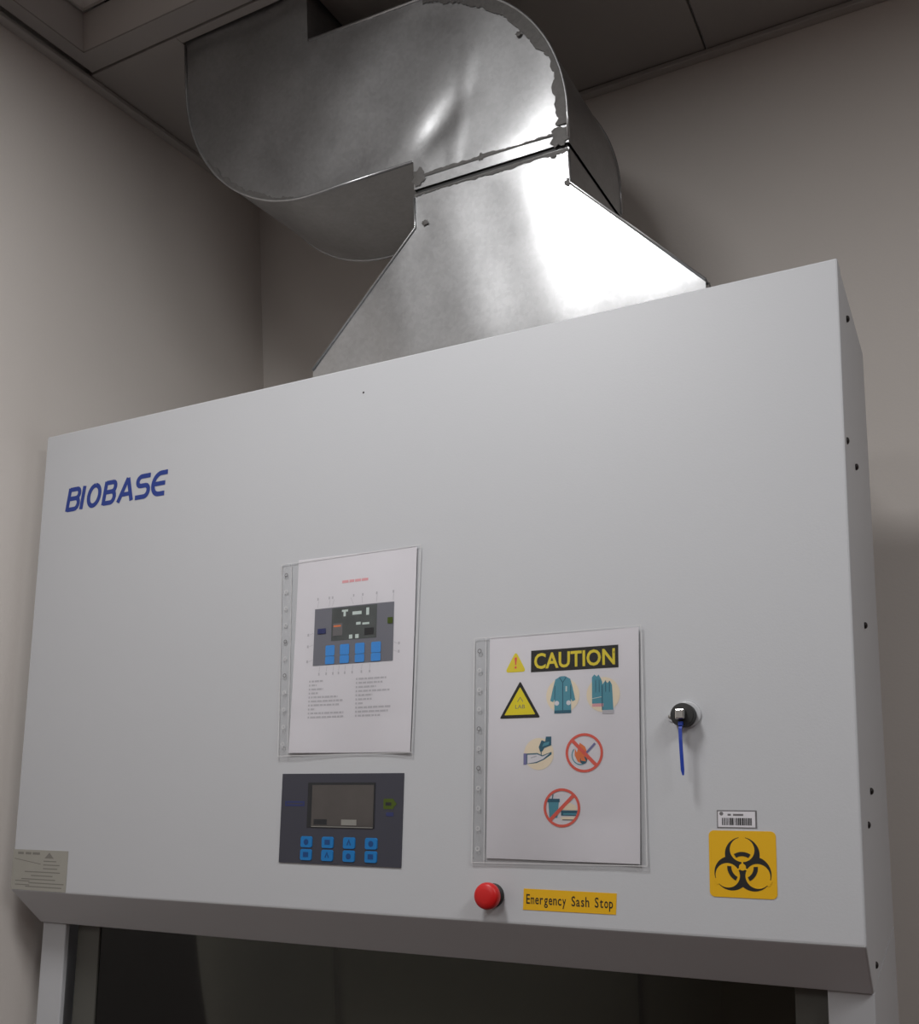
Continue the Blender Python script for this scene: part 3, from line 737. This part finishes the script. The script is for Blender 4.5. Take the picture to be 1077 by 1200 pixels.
def front_sheet(name, outline, ypos, df, step=.011):
    bm = bmesh.new(); f = bm.faces.new([bm.verts.new((x, 0, z)) for x, z in outline])
    xs = [p[0] for p in outline]; zs = [p[1] for p in outline]
    x = min(xs) + step
    while x < max(xs):
        bmesh.ops.bisect_plane(bm, geom=bm.verts[:] + bm.edges[:] + bm.faces[:], plane_co=(x, 0, 0), plane_no=(1, 0, 0)); x += step
    z = min(zs) + step
    while z < max(zs):
        bmesh.ops.bisect_plane(bm, geom=bm.verts[:] + bm.edges[:] + bm.faces[:], plane_co=(0, 0, z), plane_no=(0, 0, 1)); z += step
    for v in bm.verts:
        x, z = v.co.x, v.co.z; v.co = (x, ypos(x, z) - df(x, z), z + Z0)
    for f in bm.faces: f.smooth = True
    bmesh.ops.recalc_face_normals(bm, faces=bm.faces)
    if sum(f.normal.y for f in bm.faces) > 0: bmesh.ops.reverse_faces(bm, faces=bm.faces)
    me = bpy.data.meshes.new(name); bm.to_mesh(me); bm.free(); me.materials.append(M['galv'])
    return link(name, me, duct)
front_sheet('elbow_face', out, lambda x, z: y0, dent)
bm = bmesh.new()
fa = [bm.verts.new((x, y0, z + Z0)) for x, z in out]; fb = [bm.verts.new((x, y1, z + Z0)) for x, z in out]
n = len(out)
for i in range(1, n):
    if i == n - 1 or out[i][1] < 1.69 or out[(i + 1) % n][1] < 1.69: bm.faces.new((fa[i], fa[(i + 1) % n], fb[(i + 1) % n], fb[i]))
bm.faces.new(fb)
bm_obj('elbow_shell', bm, M['galv'], duct)
# raised lock seam round the front outline of the elbows
def tube(name, pts, r, m, seg=8, par=None):
    bm = bmesh.new(); rings = []
    for i, p in enumerate(pts):
        p = Vector(p); d = (Vector(pts[min(i + 1, len(pts) - 1)]) - Vector(pts[max(i - 1, 0)])).normalized()
        a = d.cross(Vector((0, 1, 0))); a = a.normalized() if a.length > .1 else d.cross(Vector((1, 0, 0))).normalized(); b = d.cross(a)
        rings.append([bm.verts.new(p + a * r * math.cos(2 * math.pi * k / seg) + b * r * math.sin(2 * math.pi * k / seg)) for k in range(seg)])
    for a, b in zip(rings, rings[1:]):
        for k in range(seg): bm.faces.new((a[k], a[(k + 1) % seg], b[(k + 1) % seg], b[k]))
    bm.faces.new(rings[0]); bm.faces.new(rings[-1])
    return bm_obj(name, bm, m, par or duct, smooth=True)
tube('lock_seam', [(x, y0 - .001, z + Z0) for x, z in [(c1[0] + R1, ZS + .006)] + arcp(c1, R1, 0, 90, 36) + [(c2[0] + .004, c2[1])]], .0026, M['galv'])
tube('lock_seam', [(x, y0 - .001, z + Z0) for x, z in [(c2[0] - R2, 1.59)] + arcp(c2, R2, 180, 270, 36) + [(c1[0] - .002, c1[1])]], .0026, M['galv'])
tube('lock_seam', [(x, y1 + .0, z + Z0) for x, z in [(c2[0] - R2, 1.59)] + arcp(c2, R2, 180, 270, 36) + [(c1[0] - .002, c1[1])]], .0026, M['galv'])
tube('lock_seam', [(x, y1 + .0, z + Z0) for x, z in [(c1[0] + R1, ZS + .006)] + arcp(c1, R1, 0, 90, 36)], .0026, M['galv'])

# joint: the elbow slips over the hood's neck, with a dark gap between
boxo('joint_gap', (c1[0] + .004, c1[0] + R1 - .004, y0 + .004, y1 - .004, Z0 + ZS - .012, Z0 + ZS + .002), M['dark'], duct)

# hood: short neck, flared front and sides, collar on the cabinet top
ZN, ZB_ = 1.100, .896; bx0, bx1, byf, byb = .488, 1.183, .247, .458
hood_out = [(bx0, TOPZ + .001), (bx1, TOPZ + .001), (bx1, ZB_), (c1[0] + R1, ZN), (c1[0] + R1, ZS - .008), (c1[0], ZS - .008), (c1[0], ZN), (bx0, ZB_)]
def hy(x, z):
    if z >= ZN: return y0
    if z <= ZB_: return byf
    t_ = (z - ZB_) / (ZN - ZB_); return byf + (y0 - byf) * t_
def hdent(x, z):
    e = .0012 * math.sin(14 * x) * math.sin(17 * z + 2) + .0006 * math.sin(45 * x + 10 * z)
    edge = min(seg_d((x, z), a, b) for a, b in zip(hood_out, hood_out[1:] + hood_out[:1]))
    return e * min(1, edge / .02)
front_sheet('hood_face', hood_out, hy, hdent)
bm = bmesh.new()
def hb(z): return byb if z <= ZB_ else (y1 if z >= ZN else byb + (y1 - byb) * (z - ZB_) / (ZN - ZB_))
fa = [bm.verts.new((x, hy(x, z), z + Z0)) for x, z in hood_out]; fb = [bm.verts.new((x, hb(z), z + Z0)) for x, z in hood_out]
for i in (1, 2, 3, 5, 6, 7): bm.faces.new((fa[i], fa[(i + 1) % 8], fb[(i + 1) % 8], fb[i]))
for q in ((0, 1, 2, 7), (7, 2, 3, 6), (6, 3, 4, 5)): bm.faces.new([fb[i] for i in q])
bm_obj('hood_shell', bm, M['galv'], duct)
tube('hood_seam', [(bx1, byf - .001, ZB_ + Z0), (c1[0] + R1, y0 - .001, ZN + Z0), (c1[0] + R1, y0 - .001, ZS - .014 + Z0)], .0022, M['galv'])
tube('hood_seam', [(bx0, byf - .001, ZB_ + Z0), (c1[0], y0 - .001, ZN + Z0), (c1[0], y0 - .001, ZS - .014 + Z0)], .0022, M['galv'])

# smeared grey sealant along the seams
def smear(pts, inner, seed, d=.0012, wmin=.006, wmax=.014):
    """pts follow the seam, inner(p) gives the inward direction; ragged edge"""
    rr = random.Random(seed); bm = bmesh.new(); a = []; b = []; wv = (wmin + wmax) / 2
    for p in pts:
        wv = max(wmin, min(wmax, wv + rr.uniform(-.0035, .0035))); n_ = Vector(inner(p)).normalized()
        q = (p[0] + n_.x * wv, p[1] + n_.y * wv)
        a.append(bm.verts.new((p[0], y0 - .0028, p[1] + Z0))); b.append(bm.verts.new((q[0], y0 - d - dent(*q) - .0004, q[1] + Z0)))
    for i in range(len(pts) - 1): bm.faces.new((a[i], a[i + 1], b[i + 1], b[i]))
    return bm_obj('sealant', bm, M['sealant'], duct, smooth=True)
smear(arcp(c1, R1 - .001, -4, 84, 110), lambda p: (c1[0] - p[0], c1[1] - p[1]), 2, wmin=.008, wmax=.020)
smear(arcp(c2, R2 - .001, 213, 262, 60), lambda p: (c2[0] - p[0], c2[1] - p[1]), 4, wmin=.004, wmax=.010)
line_ = lambda x0_, x1_, z, n_=70: [(x0_ + (x1_ - x0_) * i / n_, z) for i in range(n_ + 1)]
def band(z, wlo, whi, seed, up_, yy, x0_=c1[0] + .001, x1_=c1[0] + R1 - .001, grow=0):
    rr = random.Random(seed); bm = bmesh.new(); a = []; b = []; wv = (wlo + whi) / 2
    for i in range(81):
        x = x0_ + (x1_ - x0_) * i / 80; wv = max(wlo, min(whi, wv + rr.uniform(-.0018, .0018)))
        a.append(bm.verts.new((x, yy, z + Z0))); b.append(bm.verts.new((x, yy + .0004, z + up_ * (wv + grow * (i / 80) ** 3) + Z0)))
    for i in range(80): bm.faces.new((a[i], a[i + 1], b[i + 1], b[i]))
    bm_obj('sealant', bm, M['sealant'], duct, smooth=True)
band(ZS + .017, .003, .007, 6, 1, y0 - .0016); band(ZS - .009, .002, .006, 8, -1, y0 - .0014, grow=.003)
def patch(cx, cz, rx, rz, seed, yy=y0 - .0046):
    rr = random.Random(seed); bm = bmesh.new(); c = bm.verts.new((cx, yy - .0015, cz + Z0)); rg = []
    for i in range(18):
        a = 2 * math.pi * i / 18; k = rr.uniform(.7, 1.25); rg.append(bm.verts.new((cx + rx * k * math.cos(a), yy, cz + rz * k * math.sin(a) + Z0)))
    for i in range(18): bm.faces.new((c, rg[i], rg[(i + 1) % 18]))
    bm_obj('sealant', bm, M['sealant'], duct, smooth=True)
patch(.966, ZS + .012, .015, .017, 1, y0 - .0018); patch(.713, ZS + .020, .012, .016, 3, y0 - .0018); patch(c1[0] + R1 - .004, ZN + .001, .005, .006, 5, y0 - .0022)
patch(.722, ZN + .004, .007, .005, 7, y0 - .0018); patch(.905, ZS + .2, .006, .004, 9, y0 - .004); patch(.83, ZS + .02, .005, .006, 10, y0 - .0016); patch(.955, ZS - .016, .005, .004, 12, y0 - .0016)
# crumpled foil at the hood's lower right corner
bm = bmesh.new(); rr = random.Random(13); vv = {}
for i in range(6):
    for j in range(4):
        vv[i, j] = bm.verts.new((bx1 - .004 + .006 * i + rr.uniform(-.002, .002), byf + .004 * j + rr.uniform(-.003, .003), Z0 + TOPZ + .072 + .010 * math.sin(i * 1.7) - .004 * i + rr.uniform(-.004, .004)))
for i in range(5):
    for j in range(3): bm.faces.new((vv[i, j], vv[i + 1, j], vv[i + 1, j + 1], vv[i, j + 1]))
bm_obj('foil_tab', bm, M['sealant'], duct)
